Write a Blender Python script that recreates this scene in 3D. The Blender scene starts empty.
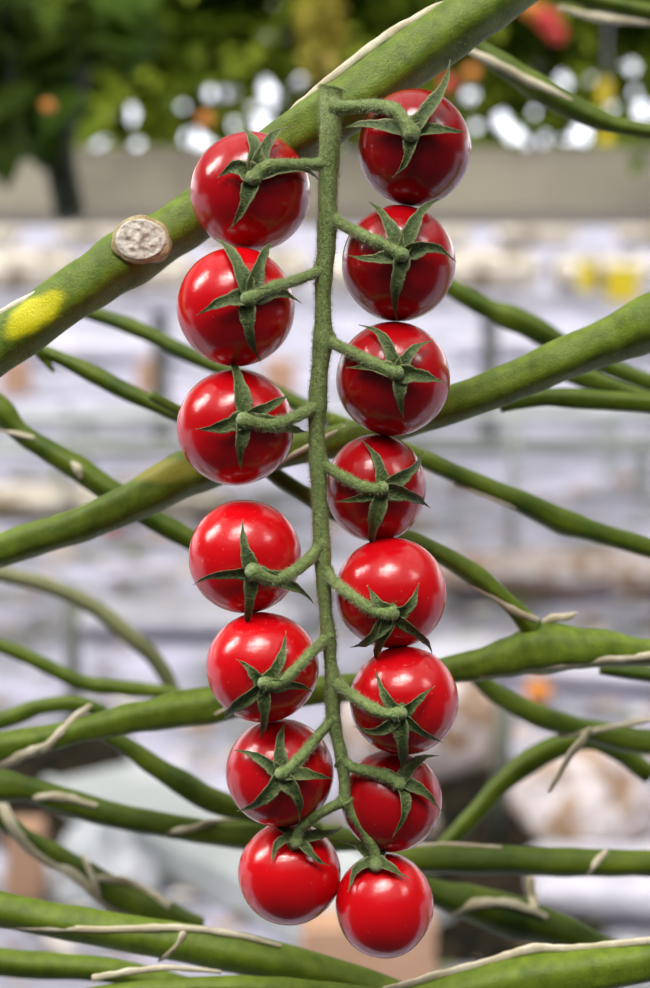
import bpy, math, random
from mathutils import Vector, Matrix, noise
random.seed(11)
C = bpy.context.scene
COL = C.collection
PI = math.pi
V = Vector

# ------------------------------------------------------------------ camera
FP = 1800.0                    # focal length in pixels of the 650x988 frame
D0 = 0.45                      # distance of the truss from the lens
PITCH = math.radians(10)
CZ = 0.90
CAM = V((0, -D0*math.cos(PITCH), CZ))
FW = V((0, math.cos(PITCH), -math.sin(PITCH)))
UP = V((0, math.sin(PITCH), math.cos(PITCH)))
RT = V((1, 0, 0))
MM = 0.001

def at(px, py, d):             # pixel and distance along the view axis
    return CAM + FW*d + RT*((px-325)/FP*d) + UP*(-(py-494)/FP*d)
def P(px, py, mm=0):           # depth in mm behind the truss plane
    return at(px, py, D0 + mm*MM)
def ground(px, py, z=0.0):
    r = FW + RT*((px-325)/FP) + UP*(-(py-494)/FP)
    return CAM + r*((z-CAM.z)/r.z)
def proj(p):
    q = p - CAM
    d = q.dot(FW)
    return 325+q.dot(RT)/d*FP, 494-q.dot(UP)/d*FP, d

cd = bpy.data.cameras.new('camera'); cam = bpy.data.objects.new('camera', cd); COL.objects.link(cam)
cam.location = CAM
cam.rotation_euler = (PI/2-PITCH, 0, 0)
cd.sensor_fit = 'VERTICAL'; cd.sensor_height = 36; cd.lens = 36*FP/988
cd.clip_start = 0.02; cd.clip_end = 200
cd.dof.use_dof = True; cd.dof.focus_distance = D0-0.006
cd.dof.aperture_fstop = 10.5
C.camera = cam

# ------------------------------------------------------------------ helpers
def tag(o, label=None, cat=None, group=None, kind=None):
    if label: o['label'] = label
    if cat: o['category'] = cat
    if group: o['group'] = group
    if kind: o['kind'] = kind
    return o

def empty(name, loc, label, cat, group=None):
    o = bpy.data.objects.new(name, None); COL.objects.link(o)
    o.location = loc; o.empty_display_size = 0.01
    tag(o, label, cat, group)
    return o

class MB:
    def __init__(s): s.v = []; s.f = []; s.c = []
    def add(s, vs, fs, cols=None):
        b = len(s.v); s.v += vs; s.f += [tuple(i+b for i in f) for f in fs]
        s.c += cols if cols else [(0, 0, 0, 0)]*len(vs)
    def build(s, name, mat, parent=None, smooth=True):
        off = parent.location.copy() if parent else V((0, 0, 0))
        if parent and parent.parent: off += parent.parent.location
        me = bpy.data.meshes.new(name)
        me.from_pydata([v-off for v in s.v], [], s.f)
        me.update()
        ca = me.color_attributes.new('tint', 'FLOAT_COLOR', 'POINT')
        flat = [x for c in s.c for x in c]
        ca.data.foreach_set('color', flat)
        if smooth:
            me.polygons.foreach_set('use_smooth', [True]*len(me.polygons))
        me.materials.append(mat)
        o = bpy.data.objects.new(name, me); COL.objects.link(o)
        if parent: o.parent = parent
        return o
    def thing(s, name, mat, label, cat, group=None, kind=None, smooth=True):
        lo = V((min(v.x for v in s.v), min(v.y for v in s.v), min(v.z for v in s.v)))
        hi = V((max(v.x for v in s.v), max(v.y for v in s.v), max(v.z for v in s.v)))
        base = V(((lo.x+hi.x)/2, (lo.y+hi.y)/2, lo.z))
        sv = s.v; s.v = [v-base for v in sv]
        o = s.build(name, mat, None, smooth); s.v = sv
        o.location = base
        return tag(o, label, cat, group, kind)

def catmull(pts, n):
    """pts: list of (Vector, radius) -> dense list"""
    out = []
    m = len(pts)
    for i in range(m-1):
        p0 = pts[max(i-1, 0)]; p1 = pts[i]; p2 = pts[i+1]; p3 = pts[min(i+2, m-1)]
        for k in range(n):
            t = k/n
            a = p1[0]; b = (p2[0]-p0[0])*0.5; c = (p3[0]-p1[0])*0.5; d = p2[0]
            h00 = 2*t**3-3*t*t+1; h10 = t**3-2*t*t+t; h01 = -2*t**3+3*t*t; h11 = t**3-t*t
            s = t*t*(3-2*t)
            out.append((a*h00+b*h10+d*h01+c*h11, p1[1]*(1-s)+p2[1]*s))
    out.append(pts[-1])
    return out

def frames(path):
    n = len(path); T = []
    for i in range(n):
        T.append((path[min(i+1, n-1)][0]-path[max(i-1, 0)][0]).normalized())
    ref = V((0, 0, 1)) if abs(T[0].z) < 0.9 else V((1, 0, 0))
    N = (ref - T[0]*ref.dot(T[0])).normalized()
    F = []
    for i in range(n):
        N = (N - T[i]*N.dot(T[i])).normalized()
        F.append((T[i], N, T[i].cross(N)))
    return F

def tube(mb, path, sides=16, ridge=0.0, nr=5, rough=0.0, freq=200, round0=False, round1=False, tint=None, seed=0.0, flat=1.0):
    F = frames(path)
    rings = []
    seq = [(p, r, F[i]) for i, (p, r) in enumerate(path)]
    def cap(seq_end, sign):
        p, r, f = seq_end; out = []
        for k in range(1, 6):
            a = k/6*PI/2
            out.append((p+f[0]*sign*r*math.sin(a)*0.9, r*math.cos(a), f))
        return out
    full = list(seq)
    if round0: full = list(reversed(cap(seq[0], -1)))+full
    if round1: full = full+cap(seq[-1], 1)
    vs = []; cols = []; fs = []
    L = len(full)
    for i, (p, r, f) in enumerate(full):
        for j in range(sides):
            th = 2*PI*j/sides
            dr = f[1]*math.cos(th)+f[2]*math.sin(th)*flat
            rr = r*(1+ridge*math.cos(nr*th+seed+i*0.01))
            if rough:
                q = p+dr*r
                rr *= 1+rough*noise.noise(q*freq+V((seed, 0, 0)))
            vs.append(p+dr*rr)
            cols.append(tint(i/(L-1), th, p+dr*rr) if tint else (0, 0, 0, 0))
    for i in range(L-1):
        for j in range(sides):
            a = i*sides+j; b = i*sides+(j+1) % sides
            fs.append((a, b, b+sides, a+sides))
    n = len(vs)
    vs.append(full[0][0]-(full[0][2][0]*full[0][1]*0.15 if round0 else V((0, 0, 0)))); cols.append(cols[0])
    vs.append(full[-1][0]+(full[-1][2][0]*full[-1][1]*0.15 if round1 else V((0, 0, 0)))); cols.append(cols[n-1])
    for j in range(sides):
        fs.append((n, (j+1) % sides, j))
        a = (L-1)*sides
        fs.append((n+1, a+j, a+(j+1) % sides))
    mb.add(vs, fs, cols)

def hairs(mb, path, per_m, length, rad=0.00003, seed=1):
    """short bristles standing on a stem"""
    rd = random.Random(seed)
    F = frames(path)
    for i in range(len(path)-1):
        p, r = path[i]; q, r2 = path[i+1]
        cnt = per_m*(q-p).length*r*600
        k = int(cnt) + (1 if rd.random() < cnt-int(cnt) else 0)
        for _ in range(k):
            t = rd.random(); th = rd.random()*2*PI
            T, N, B = F[i]
            d = N*math.cos(th)+B*math.sin(th)
            base = p.lerp(q, t)+d*(r*(1-t)+r2*t)*0.97
            dd = (d+T*rd.uniform(-.4, .4)+N*rd.uniform(-.3, .3)).normalized()
            l = length*rd.uniform(.5, 1.2)
            s1 = T*rad; s2 = T.cross(dd).normalized()*rad
            mb.add([base+s1, base-s1*.5+s2, base-s1*.5-s2, base+dd*l], [(0, 1, 3), (1, 2, 3), (2, 0, 3)])

def box(mb, c, sx, sy, sz, rot=0, bev=0.0):
    """bottom centre c; rounded vertical edges when bev"""
    M = Matrix.Rotation(rot, 3, 'Z')
    pts = []
    b = min(bev, sx/2.01, sy/2.01)
    if b > 0:
        for (cx, cy, a0) in ((sx/2-b, sy/2-b, 0), (-sx/2+b, sy/2-b, 90), (-sx/2+b, -sy/2+b, 180), (sx/2-b, -sy/2+b, 270)):
            for k in range(5):
                a = math.radians(a0+k*22.5); pts.append((cx+b*math.cos(a), cy+b*math.sin(a)))
    else:
        pts = [(sx/2, sy/2), (-sx/2, sy/2), (-sx/2, -sy/2), (sx/2, -sy/2)]
    n = len(pts)
    levels = [(0, 1-0), (sz, 1)] if b == 0 else [(0, .0), (b*.3, .7), (b, 1), (sz-b, 1), (sz-b*.3, .7), (sz, 0)]
    vs = []
    for (z, k) in levels:
        for (x, y) in pts:
            if b > 0:
                sxk = 1-(1-k)*b/sx*1.2; syk = 1-(1-k)*b/sy*1.2
            else: sxk = syk = 1
            vs.append(c+M @ V((x*sxk, y*syk, z)))
    fs = []
    L = len(levels)
    for i in range(L-1):
        for j in range(n):
            a = i*n+j; bb = i*n+(j+1) % n
            fs.append((a, bb, bb+n, a+n))
    fs.append(tuple(reversed(range(n)))); fs.append(tuple((L-1)*n+j for j in range(n)))
    mb.add(vs, fs)

# ------------------------------------------------------------------ materials
def mat(name, c1, c2=None, rough=0.5, nscale=60, bump=0.0, bscale=300, spec=0.5, sheen=0.0, sss=0.0, ssscol=None,
        coat=0.0, contrast=(0.35, 0.65), trans=0.0, speck=None, metal=0.0, sheen_tint=(1, 1, 1, 1), detail=4):
    m = bpy.data.materials.new(name); m.use_nodes = True
    nt = m.node_tree; N = nt.nodes; Lk = nt.links; N.clear()
    out = N.new('ShaderNodeOutputMaterial'); b = N.new('ShaderNodeBsdfPrincipled')
    Lk.new(b.outputs[0], out.inputs[0])
    tc = N.new('ShaderNodeTexCoord')
    nz = N.new('ShaderNodeTexNoise'); nz.inputs['Scale'].default_value = nscale; nz.inputs['Detail'].default_value = detail
    Lk.new(tc.outputs['Object'], nz.inputs['Vector'])
    rp = N.new('ShaderNodeValToRGB')
    rp.color_ramp.elements[0].position = contrast[0]; rp.color_ramp.elements[1].position = contrast[1]
    rp.color_ramp.elements[0].color = (*c1, 1); rp.color_ramp.elements[1].color = (*(c2 or c1), 1)
    Lk.new(nz.outputs['Fac'], rp.inputs['Fac'])
    col = rp.outputs['Color']
    if speck:
        sc, th, scol = speck
        vz = N.new('ShaderNodeTexVoronoi'); vz.inputs['Scale'].default_value = sc
        Lk.new(tc.outputs['Object'], vz.inputs['Vector'])
        mr = N.new('ShaderNodeMapRange'); mr.inputs['From Min'].default_value = th; mr.inputs['From Max'].default_value = th*0.6
        Lk.new(vz.outputs['Distance'], mr.inputs['Value'])
        mx = N.new('ShaderNodeMix'); mx.data_type = 'RGBA'
        Lk.new(mr.outputs[0], mx.inputs['Factor']); Lk.new(col, mx.inputs['A']); mx.inputs['B'].default_value = (*scol, 1)
        col = mx.outputs['Result']
    at_ = N.new('ShaderNodeVertexColor'); at_.layer_name = 'tint'
    mx2 = N.new('ShaderNodeMix'); mx2.data_type = 'RGBA'
    Lk.new(at_.outputs['Alpha'], mx2.inputs['Factor']); Lk.new(col, mx2.inputs['A']); Lk.new(at_.outputs['Color'], mx2.inputs['B'])
    col = mx2.outputs['Result']
    Lk.new(col, b.inputs['Base Color'])
    b.inputs['Roughness'].default_value = rough
    b.inputs['Specular IOR Level'].default_value = spec
    b.inputs['Metallic'].default_value = metal
    if sheen:
        b.inputs['Sheen Weight'].default_value = sheen; b.inputs['Sheen Roughness'].default_value = 0.4
        b.inputs['Sheen Tint'].default_value = sheen_tint
    if sss:
        b.inputs['Subsurface Weight'].default_value = sss
        b.inputs['Subsurface Radius'].default_value = ssscol or (0.004, 0.001, 0.0005)
        b.inputs['Subsurface Scale'].default_value = 1.0
    if coat:
        b.inputs['Coat Weight'].default_value = coat; b.inputs['Coat Roughness'].default_value = 0.06
    if bump:
        bn = N.new('ShaderNodeTexNoise'); bn.inputs['Scale'].default_value = bscale; bn.inputs['Detail'].default_value = 5
        Lk.new(tc.outputs['Object'], bn.inputs['Vector'])
        bm = N.new('ShaderNodeBump'); bm.inputs['Strength'].default_value = bump; bm.inputs['Distance'].default_value = 1.0/bscale
        Lk.new(bn.outputs['Fac'], bm.inputs['Height']); Lk.new(bm.outputs[0], b.inputs['Normal'])
    if trans:
        tr = N.new('ShaderNodeBsdfTranslucent'); Lk.new(col, tr.inputs['Color'])
        ms = N.new('ShaderNodeMixShader'); ms.inputs[0].default_value = trans
        Lk.new(b.outputs[0], ms.inputs[1]); Lk.new(tr.outputs[0], ms.inputs[2]); Lk.new(ms.outputs[0], out.inputs[0])
    return m

M_FRUIT = mat('tomato_skin', (0.60, 0.002, 0.006), (0.70, 0.003, 0.007), rough=0.20, nscale=60, bump=0.05, bscale=700, spec=0.5,
              coat=0.25, sss=0.12, ssscol=(0.003, 0.0004, 0.0002), speck=(420, 0.09, (0.70, 0.10, 0.07)))
M_STEM = mat('truss_stem_skin', (0.10, 0.165, 0.030), (0.26, 0.34, 0.11), rough=0.6, nscale=1100, bump=0.9, bscale=2200, sheen=0.25,
             sheen_tint=(0.85, 0.95, 0.7, 1), contrast=(0.3, 0.7))
M_CALYX = mat('calyx_skin', (0.018, 0.042, 0.006), (0.105, 0.155, 0.030), rough=0.55, nscale=900, bump=1.0, bscale=1800, sheen=0.12,
              sheen_tint=(0.85, 0.95, 0.7, 1), contrast=(0.3, 0.7))
M_HAIR = mat('plant_hair', (0.55, 0.60, 0.38), rough=0.5, trans=0.4)
M_VINE = mat('vine_skin', (0.080, 0.135, 0.006), (0.160, 0.235, 0.013), rough=0.5, nscale=260, bump=0.35, bscale=1600, spec=0.35, sheen=0.05,
             speck=(520, 0.13, (0.045, 0.09, 0.015)), contrast=(0.3, 0.7))
M_VINE_D = mat('dark_vine_skin', (0.032, 0.072, 0.003), (0.130, 0.180, 0.008), rough=0.5, spec=0.3, nscale=60, bump=0.2, bscale=500, contrast=(0.3, 0.7))
M_OLIVE = mat('olive_skin', (0.13, 0.14, 0.05), (0.20, 0.21, 0.09), rough=0.6, nscale=60)
M_DRY = mat('dry_fibre', (0.50, 0.43, 0.28), (0.74, 0.69, 0.53), rough=0.7, nscale=150, bump=0.3, bscale=1500)
M_PITH = mat('cut_pith', (0.36, 0.29, 0.20), (0.78, 0.73, 0.64), rough=0.8, spec=0.2, nscale=620, bump=0.35, bscale=700, contrast=(0.30, 0.55))
M_BARK = mat('cut_rim', (0.30, 0.23, 0.09), (0.55, 0.46, 0.25), rough=0.7, nscale=500, bump=0.5, bscale=1500)
M_LEAF = mat('leaf', (0.07, 0.16, 0.006), (0.44, 0.52, 0.05), rough=0.6, spec=0.2, nscale=6, trans=0.5, contrast=(0.3, 0.7))
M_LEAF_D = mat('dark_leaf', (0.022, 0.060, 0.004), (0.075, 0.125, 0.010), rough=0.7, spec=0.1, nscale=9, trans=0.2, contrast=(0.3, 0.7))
M_LEAF_Y = mat('yellowing_leaf', (0.30, 0.28, 0.02), (0.42, 0.30, 0.03), rough=0.5, nscale=9, trans=0.35)
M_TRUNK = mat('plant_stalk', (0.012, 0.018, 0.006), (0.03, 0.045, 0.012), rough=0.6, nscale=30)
M_GUTTER = mat('gutter_beige', (0.46, 0.42, 0.31), (0.53, 0.485, 0.37), rough=0.55, nscale=4)
M_WHITE = mat('white_plastic', (0.44, 0.43, 0.50), (0.62, 0.61, 0.70), rough=0.35, nscale=12, bump=0.4, bscale=25)
M_CREAM = mat('cream_bag', (0.20, 0.15, 0.07), (0.76, 0.70, 0.60), rough=0.5, nscale=13, bump=0.5, bscale=30, contrast=(0.40, 0.56))
M_COCO = mat('bag_debris', (0.34, 0.21, 0.12), (0.66, 0.60, 0.62), rough=0.7, nscale=22, bump=0.8, bscale=50, contrast=(0.42, 0.56))
M_PIPE = mat('pipe_grey', (0.36, 0.40, 0.38), (0.46, 0.50, 0.47), rough=0.4, nscale=6)
M_POST = mat('post_grey_green', (0.07, 0.08, 0.06), (0.12, 0.13, 0.10), rough=0.6, nscale=10)
M_CARD = mat('cardboard', (0.45, 0.27, 0.17), (0.55, 0.34, 0.22), rough=0.8, nscale=10)
M_SOIL = mat('soil', (0.006, 0.006, 0.004), (0.06, 0.042, 0.022), rough=0.95, nscale=30, bump=1.0, bscale=60, contrast=(0.45, 0.8), spec=0.1)
M_FILM = mat('crumpled_film', (0.42, 0.46, 0.50), (0.70, 0.72, 0.78), rough=0.25, nscale=14, bump=1.0, bscale=18)
M_TRAP = mat('sticky_yellow', (0.80, 0.62, 0.02), (0.86, 0.70, 0.04), rough=0.4, nscale=10)
M_RED = mat('ripe_tomato', (0.60, 0.03, 0.03), (0.70, 0.06, 0.05), rough=0.25, nscale=20)
M_ORANGE = mat('ripening_tomato', (0.80, 0.25, 0.04), (0.85, 0.35, 0.06), rough=0.25, nscale=20)
M_STEEL = mat('roof_steel', (0.55, 0.56, 0.57), (0.6, 0.6, 0.6), rough=0.5, nscale=2)
M_FLOOR = mat('ground_cover', (0.17, 0.18, 0.20), (0.53, 0.515, 0.67), rough=0.65, nscale=4.2, bump=0.5, bscale=6, speck=(2.4, 0.12, (0.5, 0.42, 0.36)))

# ------------------------------------------------------------------ the tomatoes
# centre px, radii px, depth mm, hub px, pedicel px path (from truss stem), sepal tips, half width px, label
F = []
def T(c, r, dep, hub, ped, tips, label, w=8.0, pr=6.0): F.append(dict(c=c, r=r, dep=dep, hub=hub, ped=ped, tips=tips, label=label, w=w, pr=pr))
SHADE = [.55, .1, .3, 0, 0, .35, 0, .9, .7, .55, .5, .15, .2, .55, 0]     # canopy shade painted into each fruit as dark red
T((250.5, 192), (60.5, 59.5), 3, (253, 178), [(326, 164), (302, 165), (276, 165), (262, 169)],
  [(241, 125), (293, 126), (217, 178), (228, 231), (320, 182)], 'dark red cherry tomato at the top of the left column, under the thick cut vine', 9.5, 6.8)
T((236, 307), (59, 59.5), -4, (247, 299), [(322, 270), (300, 279), (272, 288)],
  [(217, 239), (274, 241), (197, 315), (261, 362), (301, 303)], 'red cherry tomato second from the top on the left, hanging below the darkest left one', 9.0, 6.3)
T((235.5, 427.5), (58.5, 58.5), 0, (243, 420), [(317, 406), (305, 412), (286, 421), (266, 425)],
  [(227, 357), (291, 394), (196, 429), (241, 470), (306, 432)], 'red cherry tomato third from the top on the left, above the gap in the column', 8.5, 6.8)
T((245, 556.5), (56.5, 57), 1, (252, 571), [(322, 545), (308, 560), (292, 573), (273, 580)],
  [(243, 519), (193, 585), (245, 636), (306, 562), (314, 604)], 'bright red cherry tomato just below the gap in the left column', 8.0, 7.0)
T((262.5, 667), (56.5, 55), -2, (264, 683), [(329, 636), (312, 652), (294, 671), (279, 683)],
  [(286, 631), (236, 659), (225, 721), (259, 739), (314, 693)], 'red cherry tomato third from the bottom on the left side of the truss', 8.0, 6.0)
T((280, 772.5), (54, 54), 3, (281, 774), [(334, 718), (318, 736), (304, 753), (291, 767)],
  [(287, 719), (233, 750), (237, 811), (333, 779), (299, 822)], 'red cherry tomato above the bottom left one, its star calyx pale at the knuckle', 8.0, 6.0)
T((289.5, 873), (51.5, 51), 9, (296, 843), [(344, 801), (328, 809), (312, 819), (300, 829)],
  [(254, 815), (343, 826), (271, 863), (330, 866)], 'lowest left cherry tomato, calyx on its upper side', 7.0, 5.8)
T((414.5, 148), (56.5, 58), 0, (412, 134), [(334, 108), (352, 107), (375, 106), (392, 109), (404, 120)],
  [(450, 60), (467, 132), (392, 178), (341, 129)], 'dark red cherry tomato topping the right column, one sepal sticking up', 8.5, 7.4)
T((398.5, 263.5), (57, 58), 0, (402, 255), [(331, 218), (345, 226), (369, 238), (386, 246)],
  [(368, 202), (441, 199), (347, 255), (456, 262), (397, 320)], 'dark red cherry tomato second from the top on the right', 8.5, 6.5)
T((393, 379), (57, 57), 0, (397, 373), [(328, 340), (340, 347), (366, 359), (382, 368)],
  [(359, 325), (434, 340), (346, 368), (446, 383), (404, 419)], 'dark red cherry tomato third from the top on the right, before the rising vine', 8.5, 6.5)
T((376, 488), (50, 54.5), 5, (382, 488), [(320, 462), (335, 472), (357, 484), (372, 489)],
  [(362, 440), (423, 450), (335, 502), (430, 508), (373, 549)], 'dark red cherry tomato tucked against the stem, fourth from the top on the right', 8.0, 6.5)
T((391, 593), (56, 55.5), -1, (393, 613), [(326, 573), (338, 585), (358, 600), (376, 612)],
  [(367, 585), (419, 583), (350, 647), (432, 654), (375, 664)], 'bright red cherry tomato fourth from the bottom on the right, with a large glossy highlight', 7.5, 6.3)
T((404, 700.5), (54.5, 54), -4, (401, 713), [(334, 682), (345, 690), (366, 704), (384, 713)],
  [(375, 669), (435, 686), (353, 726), (444, 743), (400, 772)], 'red cherry tomato third from the bottom on the right, overlapping the one beneath', 7.5, 6.0)
T((391.5, 800), (50.5, 51), 4, (399, 784), [(340, 759), (354, 768), (376, 773), (391, 779)],
  [(439, 756), (359, 776), (441, 811), (392, 838)], 'dark red cherry tomato directly above the bottom right one', 7.5, 6.3)
T((384.5, 905), (49, 52), 4, (376, 866), [(345, 801), (355, 818), (366, 833), (374, 850)],
  [(331, 840), (412, 842), (348, 892), (409, 878)], 'lowest right cherry tomato, bright red with its calyx on top', 7.0, 5.6)

def hit(px, py, c, R):
    """front intersection of the view ray with the sphere, else closest point"""
    r = (FW + RT*((px-325)/FP) + UP*(-(py-494)/FP)).normalized()
    oc = CAM-c; b = oc.dot(r); q = oc.dot(oc)-R*R; disc = b*b-q
    if disc > 0: return CAM+r*(-b-math.sqrt(disc))
    return CAM+r*(-b)

def make_fruit(mb, c, rx, ry, hubdir, seed, shade=0.0):
    """ellipsoid with a shallow dimple at the stalk; rings run round the stalk axis"""
    A = hubdir.normalized(); X = A.orthogonal().normalized(); Y = A.cross(X)
    nl, ns = 48, 64
    vs = []; fs = []
    R = (rx+ry)/2
    for i in range(nl+1):
        ph = PI*i/nl
        for j in range(ns):
            th = 2*PI*j/ns
            d = A*math.cos(ph)+(X*math.cos(th)+Y*math.sin(th))*math.sin(ph)
            k = 1+0.010*noise.noise(d*1.6+V((seed*3.1, 0, 0)))
            k -= 0.05*math.exp(-(ph/0.20)**2)
            k += 0.006*math.cos(3*th+seed)*math.sin(ph)**2*math.exp(-(ph/1.1)**2)
            e = RT*(d.dot(RT)*rx)+UP*(d.dot(UP)*ry)+FW*(d.dot(FW)*R)
            vs.append(c+e*k)
    for i in range(nl):
        for j in range(ns):
            a = i*ns+j; b = i*ns+(j+1) % ns
            fs.append((a, a+ns, b+ns, b))
    mb.add(vs, fs, [(0.26, 0.0012, 0.005, shade)]*len(vs))  # dark red tint stands in for shade from the leaves above

def sepal(mb, c, R, h, tip, W, lift, seed):
    rd = random.Random(seed)
    d0 = (h-c).normalized()
    tp = hit(tip[0], tip[1], c, R*lift)
    d1 = (tp-c).normalized(); r1 = (tp-c).length
    ang = d0.angle(d1)
    n = 22; nu = 8
    bend = rd.uniform(-0.14, 0.14); wob = rd.uniform(0, 6)
    path = []
    for i in range(n+1):
        t = i/n
        d = (d0*math.sin((1-t)*ang)+d1*math.sin(t*ang))/math.sin(ang)
        side = d1.cross(d0).normalized()
        d = (d+side*bend*math.sin(PI*t)).normalized()
        rad = R*1.035+(r1-R*1.035)*t**1.7+0.0012*math.sin(PI*min(1, t*1.3))
        path.append(c+d*rad)
    top = []; cols = []
    vs = []
    for layer in (1, -1):
        for i in range(n+1):
            t = i/n
            Tn = (path[min(i+1, n)]-path[max(i-1, 0)]).normalized()
            rad = (path[i]-c).normalized()
            S = Tn.cross(rad).normalized(); Nn = S.cross(Tn).normalized()
            if Nn.dot(rad) < 0: Nn = -Nn
            tw = 0.35*math.sin(t*2.6+wob)
            S2 = S*math.cos(tw)+Nn*math.sin(tw); N2 = Nn*math.cos(tw)-S*math.sin(tw)
            if t < 0.18: w = 0.70+0.30*math.sin(t/0.18*PI/2)
            else: w = max(0.0, 1-((t-0.18)/0.82))**1.12
            w = max(w, 0.05)*W*(1+0.10*math.sin(t*17+wob)+0.05*math.sin(t*41+wob*2))
            th = 0.00028*(1-0.6*t)
            for k in range(nu+1):
                u = -1+2*k/nu
                off = N2*(abs(u)**1.5*w*0.62) + N2*(0.00025*math.exp(-(u/0.16)**2)*(1-t))
                vs.append(path[i]+S2*u*w+off+N2*layer*th*(1-0.8*abs(u)**3))
                e = abs(u)**5*0.55
                br = max(0, (t-0.93)/0.07)
                if br > 0: cols.append((0.42, 0.26, 0.12, br*0.9))
                else: cols.append((0.42, 0.42, 0.20, e))
    fs = []
    m = nu+1; o2 = (n+1)*m
    for i in range(n):
        for k in range(nu):
            a = i*m+k
            fs.append((a, a+m, a+m+1, a+1))
            fs.append((o2+a, o2+a+1, o2+a+m+1, o2+a+m))
        a = i*m; fs.append((a, o2+a, o2+a+m, a+m))
        a = i*m+nu; fs.append((a, a+m, o2+a+m, o2+a))
    fs.append(tuple([k for k in range(m)]+[o2+k for k in reversed(range(m))]))
    a = n*m
    fs.append(tuple([a+k for k in reversed(range(m))]+[o2+a+k for k in range(m)]))
    mb.add(vs, fs, cols)

px2m = lambda px, d: px/FP*d
RACH_D = -4.0
peds = []
for n_, f in enumerate(F):
    d = D0+f['dep']*MM
    c = at(*f['c'], d)
    rx = px2m(f['r'][0], d); ry = px2m(f['r'][1], d); R = (rx+ry)/2
    h = hit(*f['hub'], c, R)
    root = empty('cherry_tomato', c-V((0, 0, ry)), f['label'], 'tomato', 'cherry tomatoes on the hanging truss')
    mb = MB(); make_fruit(mb, c, rx, ry, h-c, n_*1.7, SHADE[n_]); mb.build('fruit', M_FRUIT, root)
    # calyx: the small disc where the sepals meet
    nrm = (h-c).normalized()
    mb = MB()
    cp = [(c+nrm*R*0.955, px2m(6.5, D0)), (c+nrm*R*1.00, px2m(9.5, D0)), (c+nrm*R*1.04, px2m(9, D0)), (c+nrm*R*1.075, px2m(6, D0))]
    tube(mb, catmull(cp, 4), 20, 0.08, 5, 0.1, 900, round1=True)
    cal = mb.build('calyx', M_CALYX, root)
    for k, tip in enumerate(f['tips']):
        mb = MB()
        dist = math.hypot(tip[0]-f['c'][0], tip[1]-f['c'][1])/((f['r'][0]+f['r'][1])/2)
        rd = random.Random(n_*10+k)
        lift = 1.13 if dist < 0.8 else 1.17
        sepal(mb, c, R, h, tip, px2m(f['w']*rd.uniform(0.82, 1.12), D0), lift, n_*17+k)
        # sepals are grandchildren: their parent calyx sits at the root's origin
        s = mb.build('sepal', M_CALYX, cal)
    f.update(C=c, R=R, H=h, N=nrm)

# ------------------------------------------------------------------ truss stem
RP = [(331, 87, 12.0, -1), (330, 93, 11.2, -1), (330, 106, 10.6, -2), (330, 125, 10.2, RACH_D), (329, 160, 10, RACH_D), (327.5, 200, 9.3, RACH_D),
      (327.5, 222, 10.2, RACH_D), (326, 245, 9, RACH_D), (323.5, 272, 9.2, RACH_D), (323, 300, 7.8, RACH_D), (323, 320, 8.2, RACH_D), (323, 340, 10.2, RACH_D), (320, 365, 8.4, RACH_D),
      (317.5, 405, 9.3, RACH_D), (316.5, 430, 7.6, RACH_D), (318, 465, 8.8, RACH_D), (319.5, 500, 7.5, RACH_D), (322, 545, 8.6, RACH_D), (323.5, 575, 7.8, RACH_D), (325.5, 610, 6.5, RACH_D),
      (329, 638, 7.6, RACH_D), (330.5, 660, 6.2, RACH_D), (333, 685, 7.8, RACH_D), (333.5, 720, 7.2, RACH_D), (338, 740, 6.0, RACH_D), (342, 760, 6.8, RACH_D), (344, 780, 5.3, RACH_D), (345, 803, 5.8, RACH_D)]
rpath = catmull([(P(x, y, z), px2m(r, D0)) for x, y, r, z in RP], 8)
stem = empty('tomato_truss_stem', P(345, 806, RACH_D), 'green hairy main stalk of the hanging tomato truss, side stalks to every tomato', 'stem')
mb = MB(); tube(mb, rpath, 22, 0.03, 5, 0.10, 260, round1=True)
main = mb.build('main_stalk', M_STEM, stem)
hb = MB(); hairs(hb, rpath, 60000, 0.0011, 0.000036, 3)
for n_, f in enumerate(F):
    c, R = f['C'], f['R']
    pts = f['ped']; pr = px2m(f['pr'], D0)
    n = len(pts)
    end = f['H']+f['N']*(R*0.10+pr*0.55)
    dend = proj(end)[2]
    raw = []
    for i, (x, y) in enumerate(pts):
        t = i/(n)
        dd = (D0+RACH_D*MM)*(1-t)+dend*t
        if i == 0: dd = D0+RACH_D*MM
        raw.append([x, y, dd])
    hx, hy, _ = proj(end)
    raw.append([f['hub'][0], f['hub'][1], dend])
    # densify, keep clear of the fruit
    pl = []
    dense = catmull([(at(*q), 1.0) for q in raw], 8)
    L = len(dense)
    for i, (p, _) in enumerate(dense):
        t = i/(L-1)
        v = p-c
        need = R*1.02+pr*1.15
        if v.length < need and t > 0.05:
            # push toward the lens, keeping the pixel
            x, y, dd = proj(p)
            q = hit(x, y, c, need)
            p = q if (q-CAM).length < (p-CAM).length else p
        flare = 1+0.75*math.exp(-(t/0.07)**2)
        knob = 1+0.34*math.exp(-((t-0.99)/0.10)**2) + 0.20*math.exp(-((t-0.62)/0.05)**2)
        pl.append((p, pr*0.86*flare*knob))
    for _ in range(3):
        pl = [pl[0]]+[((pl[i-1][0]+pl[i][0]*2+pl[i+1][0])*0.25, pl[i][1]) for i in range(1, L-1)]+[pl[-1]]
    mb = MB(); tube(mb, pl, 18, 0.03, 4, 0.12, 500, round1=True, seed=n_,
                    tint=lambda t, th, p: (0.36, 0.42, 0.24, max(0.0, min(0.75, (t-0.90)*9))))
    mb.build('side_stalk', M_STEM, stem)
    hairs(hb, pl, 50000, 0.0009, 0.000034, 50+n_)
tag(hb.build('stalk_hairs', M_HAIR, stem, smooth=False), 'short pale bristles', kind='stuff')

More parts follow.
